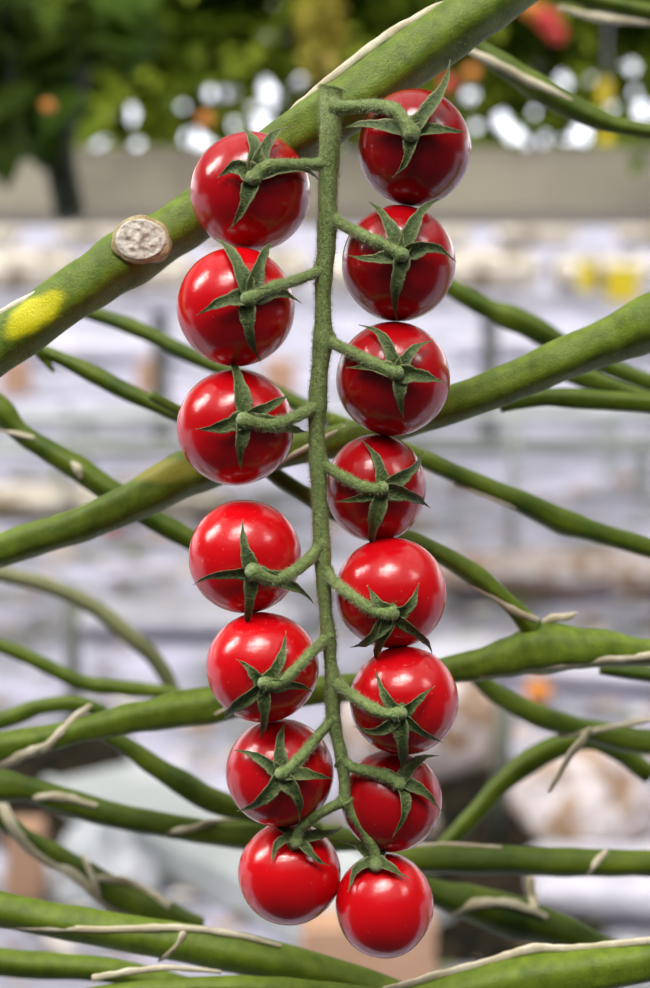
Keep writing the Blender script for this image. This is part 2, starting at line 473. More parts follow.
# ------------------------------------------------------------------ vines
VP = {}
def strip(parent, pts, name='dry_fibre', m=None, sides=8, flat=0.5):
    vp = VP[parent.name]
    def lay(p, r):               # lay the strand on the skin of its vine
        x, y, d = proj(p); best = None
        for (q, R, qx, qy, qd) in vp:
            e = math.hypot(x-qx, y-qy)*qd/FP
            if best is None or e < best[0]: best = (e, R, qd)
        e, R, qd = best
        nd = qd-math.sqrt(max(0.0, R*R-e*e))-r*0.15
        return at(x, y, nd)
    path = catmull([(P(x, y, z), px2m(r, D0+z*MM)) for x, y, z, r in pts], 8)
    path = [(lay(p, r), r) for p, r in path]
    for _ in range(2):
        path = [path[0]]+[((path[i-1][0]+path[i][0]*2+path[i+1][0])*0.25, path[i][1]) for i in range(1, len(path)-1)]+[path[-1]]
    mb = MB(); tube(mb, path, sides, 0.08, 3, 0.35, 300, round0=True, round1=True, flat=flat)
    return mb.build(name, m or M_DRY, parent)

def vine(pts, label, m=None, hair=0, tint=None, ridge=0.035, rough=0.10, hl=0.0011, sides=28, name='tomato_vine', cat='vine', seed=0.0, group=None):
    """pts: (px, py, depth mm, radius px)"""
    path = catmull([(P(x, y, z), px2m(r, D0+z*MM)) for x, y, z, r in pts], 10)
    cen = sum((p for p, _ in path), V((0, 0, 0)))/len(path)
    low = min(p.z-r for p, r in path)
    root = empty(name, V((cen.x, cen.y, low)), label, cat, group)
    VP[root.name] = [(p, rr_, *proj(p)) for p, rr_ in path]
    mb = MB(); tube(mb, path, sides, ridge, 5, rough, 120, tint=tint, seed=seed)
    mb.build('stalk', m or M_VINE, root)
    if hair:
        h = MB(); hairs(h, path, hair, hl, 0.00004, int(seed*10)+7)
        tag(h.build('stalk_hairs', M_HAIR, root, smooth=False), 'fine pale hairs', kind='stuff')
    return root

def tint1(t, th, p):
    x, y, d = proj(p)
    # yellow bruise near the left end of the vine and the browned rim round the leaf scar
    u = (x-36)*0.83-(y-314)*0.56; v = (x-36)*0.56+(y-314)*0.83
    n = noise.noise(p*260)*0.35
    k = 1-((u/38)**2+((v+1)/17)**2)+n
    a = max(0.0, min(1.0, k*2.2))
    return (0.66, 0.62, 0.004, a*0.97)
thick = vine([(640, -110, 30, 29), (560, -50, 24, 29), (500, -6, 18, 28.5), (454, 28, 14, 27.5), (390, 73, 10.5, 27.5), (333, 114, 10, 28), (285, 146, 17, 27), (230, 187, 24, 26), (180, 226, 23, 25.5),
              (130, 256, 19, 29), (90, 281, 16, 27), (45, 313, 14, 26), (0, 345, 13, 25.5), (-60, 388, 12, 26), (-130, 440, 12, 26)],
             'thick green vine sloping down behind the top of the truss, with a cut leaf scar', hair=3200, tint=tint1, seed=1.3, sides=40)
# leaf scar: a short cut stub that faces the lens
sc = P(141, 240, 10)
axis = ((CAM-sc).normalized()+V((-0.20, 0, 0.12))).normalized()
a0 = sc-axis*0.012
rs = px2m(30.5, D0)
mb = MB(); tube(mb, catmull([(a0, rs*0.66), (sc-axis*0.003, rs*0.75), (sc, rs*0.80), (sc+axis*0.0007, rs*0.74)], 5), 40, 0.03, 3, 0.10, 260, flat=1.25)
stub = mb.build('leaf_scar', M_BARK, thick)
tag(stub, 'tan corky rim of the cut leaf scar')
# pith disc, slightly domed and crinkled
X = axis.orthogonal().normalized(); Fp = frames([(a0, 1), (sc, 1)])[1]
X, Y = Fp[1], Fp[2]
vs = [sc+axis*0.0012]; fs = []
nr_, ns_ = 14, 48
for i in range(1, nr_+1):
    for j in range(ns_):
        th = 2*PI*j/ns_; rr = rs*0.90*i/nr_
        p = sc+(X*0.80*math.cos(th)+Y*1.01*math.sin(th))*rr*(1+0.03*math.sin(3*th))
        z = 0.0010+0.0004*noise.noise(p*500)+0.0003*noise.noise(p*1400)
        if i == nr_: z = 0.0002
        vs.append(p+axis*z)
for j in range(ns_):
    fs.append((0, 1+j, 1+(j+1) % ns_))
for i in range(nr_-1):
    for j in range(ns_):
        a = 1+i*ns_+j; b = 1+i*ns_+(j+1) % ns_
        fs.append((a, a+ns_, b+ns_, b))
mb = MB(); mb.add(vs, fs); tag(mb.build('pith', M_PITH, thick), 'pale crinkled pith in the cut face')
strip(thick, [(446, 3, 10, 3), (420, 16, 8, 4.2), (390, 34, 4, 5), (355, 60, 2, 4.5), (322, 86, 3, 4), (300, 104, 8, 3.4), (282, 120, 12, 2)], flat=0.6)
strip(thick, [(48, 286, 8, 1.5), (30, 298, 5, 4), (5, 313, 4, 6), (-30, 335, 4, 5)], flat=0.6)

mid = vine([(790, 240, 30, 32), (700, 294, 32, 31), (650, 322, 34, 28.5), (615, 338, 35, 24), (580, 352, 36, 22), (510, 382, 38, 19.5), (440, 408, 40, 18.5), (370, 432, 46, 16), (300, 448, 52, 16), (230, 462, 56, 20),
            (195, 470, 58, 24), (165, 484, 60, 22), (100, 517, 62, 18), (0, 550, 66, 17), (-70, 572, 70, 17), (-140, 590, 70, 17)],
           'green vine crossing behind the third right tomato and sinking to the left edge', hair=2600,
           tint=lambda t, th, p: (0.40, 0.36, 0.05, max(0.0, min(0.8, 1.1-((proj(p)[0]-160)/45)**2-((proj(p)[1]-470)/14)**2))), seed=2.2, sides=36)
strip(mid, [(345, 427, 26, 2), (318, 442, 28, 2.6), (295, 454, 30, 3), (270, 466, 36, 2.6), (240, 478, 40, 2)])

node = vine([(800, 655, 72, 13), (700, 648, 70, 15), (650, 652, 70, 13.5), (600, 648, 70, 19), (560, 648, 70, 24), (535, 650, 70, 25.5), (510, 657, 70, 20), (480, 665, 72, 16.5), (450, 670, 74, 14), (400, 682, 80, 13), (330, 690, 84, 14),
             (260, 697, 86, 17), (220, 704, 86, 18.5), (180, 710, 87, 18), (130, 719, 88, 15), (80, 731, 90, 12), (20, 745, 92, 15), (-60, 750, 92, 16), (-120, 750, 92, 16)],
            'green vine behind the lower third of the truss with a swollen joint right of it', seed=3.1, rough=0.14, hair=700)
strip(node, [(760, 638, 58, 4), (650, 656, 58, 4.2), (600, 660, 58, 3.8), (560, 665, 60, 3.6), (520, 669, 60, 3.2), (480, 676, 64, 2.4)])
strip(node, [(545, 622, 64, 3.5), (556, 618, 62, 5), (568, 617, 62, 4), (576, 613, 62, 1.2)], name='dried_tip')
strip(node, [(232, 706, 74, 1.5), (210, 716, 74, 2.5), (180, 721, 72, 2)])
strip(node, [(42, 750, 74, 4), (58, 735, 70, 4.5), (75, 718, 68, 4), (90, 706, 66, 3)])
strip(node, [(-40, 770, 60, 10), (0, 762, 62, 9), (30, 752, 66, 5), (45, 745, 70, 3)])
joint = vine([(392, 532, 58, 6), (415, 541, 58, 8), (450, 559, 60, 10), (485, 583, 62, 11), (510, 604, 64, 8), (532, 628, 68, 11)],
             'short green leaf stalk slanting down into the swollen vine joint', name='leaf_stalk', cat='leaf stalk', seed=4.0, rough=0.16)
strip(joint, [(470, 585, 56, 2), (492, 597, 56, 3.2), (515, 612, 56, 4), (535, 620, 58, 4.5)])

G = []
def V_(pts, label, **k):
    r = vine(pts, label, m=k.pop('m', M_VINE_D), seed=len(G)*0.77+5, **k); G.append(r); return r
v = V_([(440, -10, 120, 9), (470, 40, 120, 9), (505, 66, 120, 11), (545, 92, 120, 13), (590, 116, 120, 11.5), (625, 127, 120, 8.5), (680, 136, 120, 8), (760, 150, 120, 8)],
       'dark green vine curving down to the right in the upper right corner')
strip(v, [(464, 48, 106, 3), (500, 66, 106, 4.5), (535, 84, 106, 4.5), (570, 100, 108, 3)])
v = V_([(520, -18, 190, 8), (570, -6, 190, 9), (610, 4, 190, 8), (680, 18, 190, 8), (760, 30, 190, 8)], 'dark vine cutting across the top right corner of the picture')
strip(v, [(560, 8, 172, 3), (600, 18, 172, 5), (640, 22, 172, 4), (700, 28, 172, 4)])
V_([(420, 270, 180, 8), (450, 287, 180, 9), (485, 308, 180, 10), (510, 318, 180, 13), (535, 330, 180, 12), (575, 352, 182, 9), (620, 372, 182, 9), (700, 400, 182, 9)], 'dark blurred vine with a stubby knot, above the rising vine at right')
V_([(500, 405, 90, 8), (540, 398, 90, 9), (580, 399, 90, 10), (650, 404, 90, 9.5), (740, 412, 90, 10)], 'straight green vine just under the rising vine at the right edge')
V_([(560, 372, 130, 7), (590, 380, 130, 10), (625, 392, 130, 8), (700, 415, 130, 8)], 'dark short vine slanting behind the right end of the rising vine')
v = V_([(330, 420, 100, 8), (380, 440, 100, 8.5), (430, 462, 100, 9), (480, 484, 100, 9.5), (520, 501, 100, 11), (560, 520, 102, 13), (600, 533, 102, 10.5), (650, 548, 104, 9.5), (740, 575, 105, 9)], 'green vine running down to the right edge from behind the fourth right tomato')
strip(v, [(455, 484, 88, 2), (480, 493, 88, 3), (515, 507, 88, 2)])
V_([(150, 395, 60, 5), (230, 440, 60, 7), (280, 478, 60, 8), (320, 503, 62, 9), (370, 530, 64, 8), (410, 545, 66, 6)], 'thin green vine passing behind the truss at its narrow middle')
V_([(50, 300, 160, 7), (95, 314, 160, 7.5), (140, 330, 160, 8), (190, 355, 160, 8), (250, 380, 160, 8), (330, 420, 160, 8)], 'dark thin vine under the yellow bruised end of the thick vine')
v = V_([(30, 346, 110, 5), (60, 358, 110, 7), (95, 375, 110, 9), (125, 391, 110, 9), (160, 407, 110, 7.5), (200, 425, 110, 7), (260, 450, 110, 7)], 'blurred thin green vine above the left middle, going behind the third left tomato')
strip(v, [(38, 350, 100, 5), (46, 362, 100, 4), (53, 371, 100, 2)], name='dried_tip', m=M_VINE_D)
v = V_([(-80, 350, 110, 12), (-30, 385, 110, 12), (0, 410, 110, 13), (20, 432, 110, 10), (50, 452, 110, 11), (80, 470, 110, 12.5), (110, 491, 110, 12), (150, 517, 112, 11), (190, 540, 114, 10), (250, 575, 118, 8)], 'green vine with a pale joint at the middle of the left edge')
strip(v, [(-20, 423, 96, 2.5), (10, 432, 96, 3), (32, 438, 98, 3)])
strip(v, [(73, 464, 96, 3), (78, 470, 95, 5), (80, 476, 96, 3)], name='scar')
V_([(-70, 560, 260, 7), (-10, 572, 260, 7.5), (45, 585, 260, 8), (90, 605, 260, 8), (125, 632, 260, 9), (155, 660, 262, 8), (172, 690, 264, 7), (176, 720, 266, 6)], 'olive arching vine in the blur left of the fourth left tomato', m=M_OLIVE)
V_([(-60, 625, 190, 6), (0, 646, 190, 7), (40, 663, 190, 7), (80, 682, 190, 8), (120, 688, 190, 8), (160, 692, 190, 7), (200, 700, 190, 6)], 'thin green vine just above the broad vine at lower left')
V_([(-50, 735, 150, 9), (10, 718, 150, 9), (40, 707, 150, 8), (75, 704, 150, 8), (105, 712, 150, 6)], 'green looping vine over the left end of the broad vine')
V_([(80, 722, 120, 6), (120, 742, 120, 8), (150, 763, 120, 10), (185, 785, 120, 12), (215, 802, 120, 12), (260, 815, 122, 9), (320, 830, 124, 8)], 'green vine slanting down toward the second lowest left tomato')
v = V_([(-70, 780, 130, 17), (0, 786, 130, 16), (30, 790, 130, 12), (60, 800, 130, 13), (110, 814, 130, 13), (160, 824, 130, 12), (210, 832, 130, 12), (260, 836, 130, 16), (320, 838, 130, 14), (380, 842, 130, 8)], 'green vine level with the top of the lowest left tomato')
strip(v, [(35, 798, 112, 3), (60, 797, 112, 5), (95, 806, 112, 3)])
strip(v, [(165, 833, 112, 2), (190, 829, 112, 4), (215, 822, 110, 4), (245, 818, 110, 3)])
v = V_([(380, 862, 110, 13), (440, 859, 110, 14), (500, 860, 110, 15), (560, 862, 110, 14), (650, 863, 110, 13), (740, 862, 110, 13)], 'straight green vine right of the lowest right tomato')
strip(v, [(588, 872, 94, 3), (597, 862, 92, 4), (606, 852, 92, 3)])
strip(v, [(400, 848, 96, 3), (450, 845, 96, 3), (500, 848, 96, 2)])
v = V_([(380, 870, 140, 11), (430, 890, 140, 13), (470, 903, 140, 18), (520, 918, 140, 21), (560, 930, 140, 17), (600, 946, 140, 12), (680, 972, 140, 10)], 'broad green vine between the straight one and the bottom right one')
strip(v, [(450, 914, 116, 3.5), (475, 904, 114, 5), (505, 903, 114, 5), (530, 910, 114, 4.5), (545, 916, 116, 4)])
strip(v, [(530, 880, 118, 5), (532, 895, 116, 5), (534, 908, 114, 5)])
v = V_([(-90, 898, 60, 17), (-20, 905, 60, 18), (40, 917, 60, 17), (100, 928, 60, 18), (170, 940, 60, 19), (240, 953, 60, 20), (300, 967, 60, 19), (360, 984, 60, 17), (430, 1010, 60, 17), (520, 1040, 60, 17)],
       'smooth bright green vine running along the bottom left', m=M_VINE, rough=0.05)
strip(v, [(-30, 924, 40, 3), (40, 928, 38, 3.8), (110, 930, 38, 4), (180, 928, 38, 4.2), (240, 936, 38, 3.5), (280, 946, 40, 2)])
strip(v, [(183, 935, 36, 5), (178, 945, 35, 4), (168, 955, 35, 5), (160, 960, 36, 3)], name='dried_stub')
V_([(-80, 955, 90, 14), (0, 962, 90, 14), (60, 966, 90, 13), (120, 972, 90, 12), (180, 990, 92, 14), (300, 1015, 96, 14)], 'lower green vine under the smooth bright one, bottom left corner', m=M_VINE)
v = V_([(80, 1000, 50, 10), (150, 990, 50, 10), (250, 988, 50, 12), (340, 996, 50, 12), (430, 1010, 52, 12)], 'green vine skimming the very bottom edge of the picture', m=M_VINE)
strip(v, [(95, 978, 38, 4), (130, 972, 38, 4), (170, 968, 38, 3.5), (220, 972, 38, 2)])
v = V_([(370, 1010, 40, 18), (450, 995, 40, 22), (520, 980, 40, 24), (590, 970, 40, 22), (650, 960, 40, 21), (740, 940, 40, 22)], 'bright green vine in the bottom right corner under a pale strand', m=M_VINE, rough=0.05)
strip(v, [(385, 990, 22, 4), (430, 978, 20, 5), (490, 962, 20, 5), (530, 950, 20, 6), (580, 948, 20, 5), (650, 941, 22, 4.5), (720, 932, 24, 4)])
v = V_([(-30, 790, 150, 8), (20, 834, 150, 9), (60, 858, 150, 11), (95, 880, 150, 13), (130, 900, 150, 15), (160, 914, 150, 15), (200, 930, 152, 12)], 'short green vine wrapped in pale dead roots at lower left')
strip(v, [(-10, 760, 128, 5), (8, 820, 126, 6), (35, 852, 124, 6), (70, 872, 122, 6.5), (95, 892, 122, 7), (118, 915, 122, 6)], name='dead_root')
strip(v, [(84, 858, 122, 5), (92, 875, 121, 6), (98, 892, 122, 5)], name='dead_root')
strip(v, [(95, 878, 124, 4), (125, 882, 122, 5), (150, 893, 122, 5), (168, 906, 124, 4)], name='dead_root')
v = V_([(470, 670, 150, 8), (500, 696, 150, 10), (540, 716, 150, 12), (580, 728, 152, 10), (620, 738, 152, 13), (650, 742, 152, 13), (740, 750, 152, 13)], 'green vine below the swollen joint with a pale crossing tendril')
strip(v, [(560, 735, 130, 4), (590, 732, 130, 3), (640, 722, 130, 3), (700, 712, 130, 3)])
V_([(650, 775, 170, 10), (620, 752, 170, 10), (590, 740, 170, 10), (560, 746, 170, 12), (530, 762, 170, 12), (500, 786, 170, 10), (470, 820, 170, 9), (440, 850, 170, 8)], 'dark green vine arching over the round pale bag')
v = V_([(640, 662, 100, 6), (600, 668, 100, 6), (680, 678, 100, 8), (760, 690, 100, 8)][1:], 'thin green vine tucked under the pale strand at the right edge')
strip(v, [(590, 730, 120, 3), (578, 746, 118, 4.5), (568, 758, 118, 4), (550, 790, 118, 3)], name='dried_tendril')

# ------------------------------------------------------------------ the greenhouse behind
def flat_floor():
    mb = MB(); n = 60
    vs = []; fs = []
    for i in range(n+1):
        for j in range(n+1):
            x = -14+28*i/n; y = 0.1+39.9*(j/n)**1.6
            z = -0.008+0.006*noise.noise(V((x*1.7, y*1.7, 0)))
            vs.append(V((x, y, z)))
    for i in range(n):
        for j in range(n):
            a = i*(n+1)+j; fs.append((a, a+n+1, a+n+2, a+1))
    mb.add(vs, fs)
    o = mb.build('floor', M_FLOOR); o['kind'] = 'structure'; return o
flat_floor()

def hanger(x, y, z0, z1, mb):
    tube(mb, [(V((x, y, z0)), 0.0015), (V((x, y, z1)), 0.0015)], 6)

# unseen roof glazing bars, added to break the sky highlights into streaks
k = 0
for x in (-2.6, -1.9, -1.2, -0.5, 0.2, 0.9, 1.6, 2.3):
    mb = MB(); box(mb, V((x, 2.0, 3.2)), 0.06, 16, 0.06); k += 1
    o = mb.build('trim_%d' % k, M_STEEL, smooth=False); o['kind'] = 'structure'
for y in (-3.2, -1.6, 0, 1.6, 3.2, 4.8):
    mb = MB(); box(mb, V((0, y, 3.26)), 9, 0.12, 0.10); k += 1
    o = mb.build('trim_%d' % k, M_STEEL, smooth=False); o['kind'] = 'structure'

# long hanging gutter (the beige band)
g0 = at(325, 226, 3.0); g1 = at(325, 150, 3.0)
root = empty('hanging_gutter', g0, 'long beige hanging gutter crossing behind the top of the truss', 'gutter')
mb = MB()
H = g1.z-g0.z
prof = [(0, 0), (-0.012, 0.01), (-0.02, 0.03), (-0.022, H-0.015), (-0.026, H), (-0.016, H+0.004), (0.0, H-0.004), (0.20, H-0.004), (0.216, H+0.004), (0.222, H), (0.22, 0.03), (0.20, 0.0)]
n = len(prof); vs = []; fs = []
for x in (-3.2, 3.2):
    for (yy, zz) in prof: vs.append(V((x, g0.y+yy, g0.z+zz)))
for j in range(n): fs.append((j, (j+1) % n, n+(j+1) % n, n+j))
fs.append(tuple(range(n))[::-1]); fs.append(tuple(range(n, 2*n)))
mb.add(vs, fs); mb.build('channel', M_GUTTER, root, smooth=False)
for x in (-2.4, -1.1, 1.1, 2.4):
    mb = MB(); hanger(x, g0.y+0.1, g0.z+H-0.004, 3.2, mb); mb.build('hanger_wire', M_STEEL, root)
GUT = (g0.y, g0.z+H)

GY, GZ = GUT
# leaves -------------------------------------------------------------
def leaflet(mb, base, d, up, L, W, droop, rd):
    """one serrated blade, folded along its midrib"""
    n = 7
    S = d.cross(up).normalized(); N = S.cross(d).normalized()
    vs = []; fs = []
    p = base.copy(); dd = d.copy()
    fold = rd.uniform(0.1, 0.45)
    for i in range(n+1):
        t = i/n
        w = W*math.sin(PI*min(1, (t*0.93+0.05))**0.75)*(1.0 if i % 2 else 0.80)
        w = max(w, 0.0004)
        vs += [p-S*w+N*w*fold, p-S*w*0.5+N*w*fold*0.35, p.copy(), p+S*w*0.5+N*w*fold*0.35, p+S*w+N*w*fold]
        dd = (dd+V((0, 0, -droop/n))).normalized()
        p = p+dd*(L/n)
    for i in range(n):
        for k in range(4):
            a = i*5+k; fs.append((a, a+1, a+6, a+5))
    mb.add(vs, fs)

def leaf(mb, base, d, L, rd, keep):
    dd = d.copy(); p = base.copy(); n = 3
    for i in range(n+1):
        for s in ((-1, 1) if i < n else (0,)):
            side = dd.cross(V((0, 0, 1))).normalized()
            ld = (dd*0.5+side*s*0.9+V((0, 0, rd.uniform(-.3, .1)))).normalized() if s else dd
            ll = L*rd.uniform(.32, .5)
            q = p+ld*ll*0.5
            if keep(q) and keep(p+ld*ll): leaflet(mb, p+ld*0.01, ld, V((rd.uniform(-.4, .4), rd.uniform(-.4, .4), 1)).normalized(), ll, ll*0.30, rd.uniform(.3, 1.0), rd)
        dd = (dd+V((0, 0, -0.22))).normalized()
        p = p+dd*(L/4)

GAPS = [(130, 108, 13), (131, 120, 12), (100, 146, 12), (130, 150, 17), (181, 106, 10), (212, 66, 9), (212, 92, 14), (230, 92, 14), (250, 104, 9), (266, 86, 13), (267, 104, 9), (286, 98, 9), (301, 78, 11), (300, 52, 8), (192, 135, 18), (205, 146, 16), (262, 122, 16), (235, 122, 13), (290, 140, 10),
        (460, 75, 9), (470, 95, 12), (480, 70, 8), (475, 125, 12), (500, 120, 15), (512, 132, 17), (537, 110, 13), (545, 138, 11), (582, 132, 17), (592, 78, 11), (630, 65, 15), (632, 90, 12), (640, 108, 18), (612, 108, 12), (560, 75, 10), (570, 82, 9), (590, 120, 10), (530, 145, 10), (655, 110, 20), (542, 62, 7)]
def keep_gap(q, extra=0.0):
    x, y, d = proj(q)
    if d <= 0: return False
    if GY-0.08 < q.y < GY+0.28 and GZ-0.16 < q.z < GZ+0.03: return False
    for (gx, gy, r) in GAPS:
        if (x-gx)**2+(y-gy)**2 < (r*0.70)**2: return False
    return True

def plant(px, d, label, m, leaves, zlo, zhi, spread, seed, stalk_r=0.008, floor_z=None, mst=None, size=0.20, keep=keep_gap, slot=0, ymax=0.3):
    rd = random.Random(seed)
    if slot:
        xa, xb = at(px-slot/2, 300, d).x, at(px+slot/2, 300, d).x; k0 = keep
        keep = lambda q: xa < q.x < xb and abs(q.y-b.y) < ymax and k0(q)
    b = at(px, 300, d); x0, y0 = b.x, b.y
    z0 = floor_z if floor_z is not None else GUT[1]
    root = empty('tomato_plant', V((x0, y0, z0)), label, 'plant', 'tomato plants of the background rows')
    pts = []
    nseg = 8
    for i in range(nseg+1):
        t = i/nseg
        pts.append((V((x0+0.02*math.sin(i*1.3+seed), y0+0.02*math.cos(i*1.7+seed), z0+(zhi+(0.3 if zhi-z0 > 0.2 else 0.0)-z0)*t)), stalk_r*(1-.3*t)))
    mb = MB(); tube(mb, catmull(pts, 4), 10, 0.04); mb.build('stalk', mst or M_TRUNK, root)
    mb = MB()
    for i in range(leaves):
        z = rd.uniform(zlo, zhi); a = rd.uniform(0, 2*PI)
        st = V((x0+(rd.uniform(-0.5, 0.5)*spread if slot else rd.gauss(0, spread*0.45)), y0+rd.gauss(0, spread*0.35), z))
        dr = V((math.cos(a), math.sin(a)*0.8, rd.uniform(-.25, .35))).normalized()
        leaf(mb, st, dr, size*rd.uniform(.6, 1.2), rd, keep)
    o = mb.build('foliage', m, root); o['kind'] = 'stuff'
    return root

zt = at(325, 0, 3.3).z+0.12
names = ['leafy tomato plant behind the gutter, above the cut leaf scar', 'tomato plant behind the gutter with white light spots, above the top left tomato',
         'tomato plant behind the gutter, above the gap between the top tomatoes', 'tomato plant behind the gutter, beyond the thick vine at upper right',
         'tomato plant behind the gutter carrying blurred red fruit, upper right', 'tomato plant behind the gutter at the far right edge, beside the yellow card']
for i, px in enumerate((120, 225, 330, 440, 540, 640)):
    plant(px, 3.14, names[i], M_LEAF, 480, GUT[1]+0.005, zt+0.06, 0.24, 20+i, size=0.10, slot=(104 if i else 150))
# the second row, farther back
back = ['dim leafy plant in the farther row at upper left', 'dim leafy plant in the farther row above the left tomatoes', 'dim leafy plant in the farther row above the stalk top',
        'dim leafy plant in the farther row at upper right', 'dim leafy plant in the farther row at the right edge']
for i, px in enumerate((60, 200, 340, 480, 620)):
    plant(px, 4.3, back[i], M_LEAF, 420, at(0, 150, 4.3).z, at(0, 0, 4.3).z+0.1, 0.40, 40+i, floor_z=at(0, 200, 4.3).z, size=0.15, slot=139, ymax=0.5)
# dark plant standing nearer, upper left corner
keep_left = lambda q: (lambda x, y, d: 14 < x and (x < 64 or (y < 60 and x < 150)) and y < 158)(*proj(q))
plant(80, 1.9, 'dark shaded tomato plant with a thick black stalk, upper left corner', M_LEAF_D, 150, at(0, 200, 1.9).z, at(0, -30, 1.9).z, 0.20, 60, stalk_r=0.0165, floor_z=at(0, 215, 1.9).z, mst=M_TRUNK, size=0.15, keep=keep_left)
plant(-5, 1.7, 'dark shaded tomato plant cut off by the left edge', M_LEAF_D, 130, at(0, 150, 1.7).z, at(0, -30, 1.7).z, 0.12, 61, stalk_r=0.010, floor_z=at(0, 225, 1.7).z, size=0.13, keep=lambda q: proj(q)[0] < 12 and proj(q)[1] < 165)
plant(318, 2.6, 'yellowing leafy shoot above the cut top of the truss stem', M_LEAF_Y, 26, at(0, 70, 2.6).z, at(0, -10, 2.6).z, 0.03, 62, floor_z=at(0, 95, 2.6).z, stalk_r=0.004, size=0.07, mst=M_LEAF_Y, keep=lambda q: 296 < proj(q)[0] < 345 and proj(q)[1] < 100)

def ball_thing(px, py, d, rpx, m, name, label, cat, group=None, sq=0.9, on_floor=False):
    r = px2m(rpx, d)
    c = at(px, py, d)
    if on_floor:
        c = ground(px, py+rpx*0.8); c.z = r*sq; 
    mb = MB(); make_fruit(mb, c, r, r*sq, V((0.1, -0.2, 1)), px*0.1)
    root = empty(name, c-V((0, 0, r*sq)), label, cat, group)
    mb.build('fruit', m, root)
    mb = MB()
    top = c+V((0.1, -0.2, 1)).normalized()*r*0.92
    for k in range(5):
        a = k*2*PI/5
        e = V((math.cos(a), math.sin(a), 0.15)).normalized()
        w = V((-math.sin(a), math.cos(a), 0))*r*0.14
        mb.add([top-w, top+w, top+e*r*0.75-V((0, 0, r*0.1)), top+V((0, 0, r*0.12))], [(0, 1, 3), (1, 2, 3), (2, 0, 3), (0, 2, 1)])
    mb.build('calyx', M_CALYX, root)
    return root
for (px, py, r, m, lab) in [(548, 20, 13, M_RED, 'blurred red tomato hanging in the upper right foliage, uppermost of the bunch'), (557, 34, 10, M_RED, 'small blurred red tomato under the larger one in the upper right foliage'),
                            (531, 8, 11, M_ORANGE, 'blurred orange tomato left of the red ones in the upper right foliage'),
                            (449, 84, 9, M_RED, 'blurred red tomato in the foliage right of the upright sepal'), (472, 73, 8, M_ORANGE, 'blurred orange tomato in the foliage beside a red one, near the upright sepal'),
                            (206, 120, 8, M_ORANGE, 'dim orange tomato in the foliage above the top left tomato'), (48, 106, 7, M_ORANGE, 'dim orange tomato in the dark foliage at upper left')]:
    ball_thing(px, py, 2.75 if px > 100 else 1.55, r, m, 'distant_tomato', lab, 'tomato', 'distant tomatoes in the foliage')

# yellow sticky cards
def card(px, py, d, w, h, lab, ztop):
    c = at(px, py, d); W = px2m(w, d); Hh = px2m(h, d)
    root = empty('sticky_trap', c-V((0, 0, Hh/2)), lab, 'insect trap', 'yellow sticky insect traps')
    mb = MB(); box(mb, c-V((0, 0, Hh/2)), W, 0.002, Hh); mb.build('card', M_TRAP, root, smooth=False)
    mb = MB(); tube(mb, [(c+V((0, 0, Hh/2-0.004)), 0.0012), (V((c.x, c.y, ztop)), 0.0012)], 6); mb.build('hanging_string', M_STEEL, root)
card(605, 92, 2.7, 14, 26, 'yellow sticky card in the foliage above the gutter, upper right', 3.2)
card(606, 137, 2.65, 14, 15, 'small yellow sticky card just above the gutter at right', 3.2)
card(586, 276, 5.6, 16, 30, 'narrow yellow sticky card under the gutter, left one of two', 3.2)
card(622, 284, 5.4, 32, 34, 'wide yellow sticky card under the gutter near the right edge', 3.2)

# far growing row with pale bags (cream band under the gutter)
yrow = at(325, 290, 6.0)
root = empty('growing_bench', V((0, yrow.y, 0)), 'far low white growing bench under the pale bags', 'bench')
mb = MB(); box(mb, V((0, yrow.y, yrow.z-0.06)), 6.4, 0.30, 0.06, bev=0.01); mb.build('tray', M_WHITE, root, smooth=False)
for x in (-2.8, -1.7, -0.55, 0.55, 1.7, 2.8):
    mb = MB(); box(mb, V((x, yrow.y, 0)), 0.04, 0.2, yrow.z-0.06); mb.build('leg', M_POST, root, smooth=False)
rd = random.Random(5)
def bag(c, L, W, Hh, m, label, group=None, rot=0.0, name='grow_bag', cat='grow bag'):
    mb = MB(); ns, nl = 20, 14
    M3 = Matrix.Rotation(rot, 3, 'Z'); vs = []; fs = []
    for i in range(nl+1):
        t = -1+2*i/nl
        e = (1-abs(t)**6)**0.5 if abs(t) < 1 else 0.0
        e = max(e, 0.25)
        for j in range(ns):
            a = 2*PI*j/ns
            ca, sa = math.cos(a), math.sin(a)
            y = math.copysign(abs(ca)**0.55, ca)*W/2*(0.85+0.15*e)
            z = math.copysign(abs(sa)**0.6, sa)*Hh/2*e
            q = V((t*L/2, y, z+Hh/2))
            nn = noise.noise((c+q)*14)*0.05*Hh*4*0.5
            q.z = max(0.0, q.z+(nn if sa > 0 else 0))
            vs.append(c+M3 @ q)
    for i in range(nl):
        for j in range(ns):
            a = i*ns+j; b = i*ns+(j+1) % ns
            fs.append((a, b, b+ns, a+ns))
    fs.append(tuple(range(ns))[::-1]); fs.append(tuple(nl*ns+j for j in range(ns)))
    mb.add(vs, fs)
    return mb.thing(name, m, label, cat, group)
xs = [-1.35, -0.98, -0.60, -0.22, 0.16, 0.54, 0.92, 1.30]
wh = ['at the left edge', 'left of the leaf scar', 'behind the cut leaf scar', 'behind the second left tomato', 'behind the top of the stalk', 'just right of the second right tomato', 'left of the yellow cards', 'behind the yellow cards']
for i, x in enumerate(xs):
    bag(V((x, yrow.y, yrow.z)), 0.34, 0.24, 0.115+0.02*(i % 2), M_CREAM, 'far cream white grow bag under the gutter, '+wh[i], 'cream grow bags on the far bench')
xs2 = [-1.15, -0.75, -0.3, 0.35, 0.7, 1.1]
wh2 = ['leftmost of all', 'second from the left', 'behind the left tomatoes', 'right of the stalk', 'second from the right', 'at the right edge']
